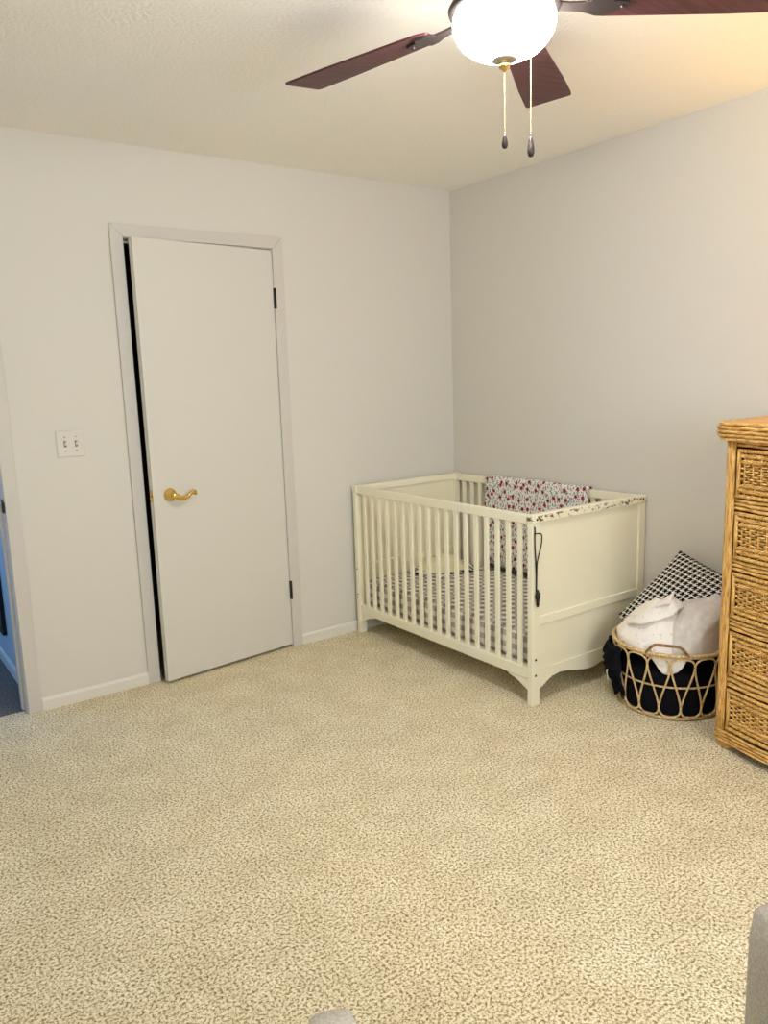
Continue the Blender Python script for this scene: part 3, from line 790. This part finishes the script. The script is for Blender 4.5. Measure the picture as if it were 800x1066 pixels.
for k in range(1, 13):
    a = k / 12 * PI / 2; prof.append((RB * math.cos(a) ** .88 if k < 12 else .012, ZRIM - .012 - (ZRIM - .012 - ZB) * math.sin(a)))
bw = MB().lathe(prof, 48, cc).build('light_bowl', M['bowl'], fan); tag(bw, 'glowing frosted white glass bowl')
MB().lathe([(.010, ZB + .006), (.030, ZB + .002), (.031, ZB - .003), (.020, ZB - .007), (.013, ZB - .010)], 28, cc).build('finial_cap', M['steel'], fan)
MB().lathe([(.012, ZB - .009), (.014, ZB - .014), (.013, ZB - .020), (.006, ZB - .024), (.003, ZB - .028)], 20, cc).build('finial', M['brass'], fan)
def sphere(b, c, r, n=6, m=4):
    vs = [(c[0], c[1], c[2] + r)]; fs = []
    for j in range(1, m):
        for k in range(n): vs.append((c[0] + r * math.sin(PI * j / m) * math.cos(2 * PI * k / n), c[1] + r * math.sin(PI * j / m) * math.sin(2 * PI * k / n), c[2] + r * math.cos(PI * j / m)))
    vs.append((c[0], c[1], c[2] - r)); L = len(vs) - 1
    fs += [(0, 1 + k, 1 + (k + 1) % n) for k in range(n)] + [(L, L - n + (k + 1) % n, L - n + k) for k in range(n)]
    for j in range(m - 2):
        for k in range(n): fs.append((1 + j * n + k, 1 + (j + 1) * n + k, 1 + (j + 1) * n + (k + 1) % n, 1 + j * n + (k + 1) % n))
    b.add(vs, fs, 0, True)
def chain(x, y, zt, zb, kl, kr, nm):
    b = MB(); z = zt
    while z > zb: sphere(b, (x, y, z), .0022); z -= .0060
    b.tube([(x, y, zt), (x, y, zb)], .0006, 4)
    c = b.build('pull_chain', M['chain'], fan)
    k = MB().lathe([(kr * .3, 0), (kr * .55, -kl * .12), (kr * .6, -kl * .2), (kr * .95, -kl * .55), (kr, -kl * .75), (kr * .7, -kl * .95), (kr * .2, -kl)], 14, (x, y, zb)).build('pull_knob', M['bronze'], fan)
    k.parent = c
    tag(k, nm)
chain(fc.x, fc.y, ZB - .026, 1.996, .033, .0080, 'short dark bead knob')
c2x, c2y = -1.4635, -2.026
chain(c2x, c2y, 2.275, 2.018, .052, .0095, 'long dark teardrop knob')
zbld = 2.297
for k in range(5):
    a = math.radians((103.5, 33.8, -38.5, -110.0, 176.0)[k]); pitch = math.radians(-8)
    ca, sa = math.cos(a), math.sin(a)
    def P(r, w, h):   # r along the blade, w across, h up; pitched
        y = w * math.cos(pitch) - h * math.sin(pitch); z = w * math.sin(pitch) + h * math.cos(pitch)
        return (fc.x + r * ca - y * sa, fc.y + r * sa + y * ca, zbld - .012 + z)
    outl = []
    L0, L1 = .215, .715
    for r, w in ((L0, .038), (L0 + .03, .050), (.35, .057), (.55, .070), (L1 - .02, .075), (L1 - .004, .073), (L1, .066)): outl.append((r, w))
    outl += [(r, -w) for r, w in outl[::-1]]
    n = len(outl); vs = [P(r, w, .003) for r, w in outl] + [P(r, w, -.003) for r, w in outl]
    fs = [tuple(range(n)), tuple(range(2 * n - 1, n - 1, -1))] + [(i, i + n, (i + 1) % n + n, (i + 1) % n) for i in range(n)]
    bd = MB().add(vs, fs).build('blade', M['blade'], fan, bevel=.0012)
    ir = [(.115, .020), (.16, .016), (.195, .020), (.225, .036), (.250, .040), (.262, .020), (.300, .010), (.305, .0)]
    ir += [(r, -w) for r, w in ir[-2::-1]]
    n = len(ir); vs = [P(r, w, -.0035 + max(0, .20 - r) * .08) for r, w in ir] + [P(r, w, -.0095 + max(0, .20 - r) * .08) for r, w in ir]
    fs = [tuple(range(n)), tuple(range(2 * n - 1, n - 1, -1))] + [(i, i + n, (i + 1) % n + n, (i + 1) % n) for i in range(n)]
    ib = MB().add(vs, fs)
    sphere(ib, P(.285, 0, -.011), .005, 8, 5)
    i_ = ib.build('blade_iron', M['bronze'], fan, bevel=.0012); i_.parent = bd

# ------------------------------------------------------------------ grey armchair at the camera's feet
def arm_chair():
    Lf, Rf = Vector((-2.640, -2.815, 0)), Vector((-2.070, -3.040, 0))
    ax = (Rf - Lf).normalized(); back = Vector((ax.y, -ax.x, 0))      # back = away from the facing direction
    if back.y > 0: back = -back
    org = (Lf + Rf) / 2 + back * .38
    ch = thing('armchair', (org.x, org.y, 0), 'light grey upholstered armchair at the bottom edge, its arm fronts showing', 'armchair')
    def Q(p0, u, v, z): q = p0 + ax * u + back * v; return (q.x, q.y, z)
    def rounded(name, p0, u0, u1, v0, v1, z0, z1, r, nseg=5):
        b = MB(); vs = []; idx = {}
        nu, nv, nz_ = 10, 14, 10
        fs = []
        def vv(i, j, k):
            if (i, j, k) not in idx:
                u, v, z = u0 + (u1 - u0) * i / nu, v0 + (v1 - v0) * j / nv, z0 + (z1 - z0) * k / nz_
                c = Vector((min(max(u, u0 + r), u1 - r), min(max(v, v0 + r), v1 - r), min(max(z, z0 + r), z1 - r)))
                d = Vector((u, v, z)) - c
                if d.length > 1e-9: d = d.normalized() * r if sum(abs(e) > 1e-6 for e in d) > 1 else d
                p = c + d; idx[(i, j, k)] = len(vs); vs.append(Q(p0, p.x, p.y, p.z))
            return idx[(i, j, k)]
        for i in range(nu):
            for j in range(nv):
                for k in (0, nz_): fs.append((vv(i, j, k), vv(i + 1, j, k), vv(i + 1, j + 1, k), vv(i, j + 1, k)))
            for k in range(nz_):
                for j in (0, nv): fs.append((vv(i, j, k), vv(i + 1, j, k), vv(i + 1, j, k + 1), vv(i, j, k + 1)))
        for j in range(nv):
            for k in range(nz_):
                for i in (0, nu): fs.append((vv(i, j, k), vv(i, j + 1, k), vv(i, j + 1, k + 1), vv(i, j, k + 1)))
        return b.add(vs, fs, 0, True).build(name, M['uphol'], ch)
    rounded('arm', Lf, -.044, .030, -.008, .62, .12, .642, .026)
    rounded('arm', Rf, -.012, .10, -.012, .62, .12, .648, .026)
    W = (Rf - Lf).length
    rounded('seat', Lf, .014, W - .014, .02, .60, .14, .33, .03)
    rounded('seat_cushion', Lf, .016, W - .016, .03, .58, .335, .45, .04)
    rounded('backrest', Lf, -.075, W + .090, .60, .76, .12, .92, .05)
    for u, v in ((-.04, .05), (W + .05, .05), (-.04, .70), (W + .05, .70)):
        q = Q(Lf, u, v, 0); MB().lathe([(.014, 0), (.022, .125)], 14, q).build('leg', M['walnut'], ch)
arm_chair()

# ------------------------------------------------------------------ world, camera, exposure
w = bpy.data.worlds.new('sky'); scn.world = w; w.use_nodes = True
bg = w.node_tree.nodes['Background']; bg.inputs['Color'].default_value = (.30, .52, 1.0, 1); bg.inputs['Strength'].default_value = 0.6

cam = bpy.data.cameras.new('camera'); co = bpy.data.objects.new('camera', cam); COL.objects.link(co); scn.camera = co
yaw, pit, rol, f = -.6197, -.1713, -.0331, 809.49
fw = Vector((-math.sin(yaw) * math.cos(pit), math.cos(yaw) * math.cos(pit), math.sin(pit)))
r = Vector((math.cos(yaw), math.sin(yaw), 0)); u = r.cross(fw)
r2 = r * math.cos(rol) + u * math.sin(rol); u2 = -r * math.sin(rol) + u * math.cos(rol)
mw = Matrix((r2, u2, -fw)).transposed().to_4x4(); mw.translation = (-3.0666, -3.5539, 1.4075); co.matrix_world = mw
cam.sensor_fit = 'VERTICAL'; cam.sensor_height = 36; cam.lens = f / 1066 * 36; cam.clip_start = .02

scn.view_settings.view_transform = 'Standard'; scn.view_settings.look = 'None'
scn.view_settings.exposure = 0.42; scn.view_settings.gamma = 1; scn.view_settings.use_curve_mapping = False
scn.cycles.max_bounces = 10; scn.cycles.diffuse_bounces = 8; scn.cycles.use_denoising = True
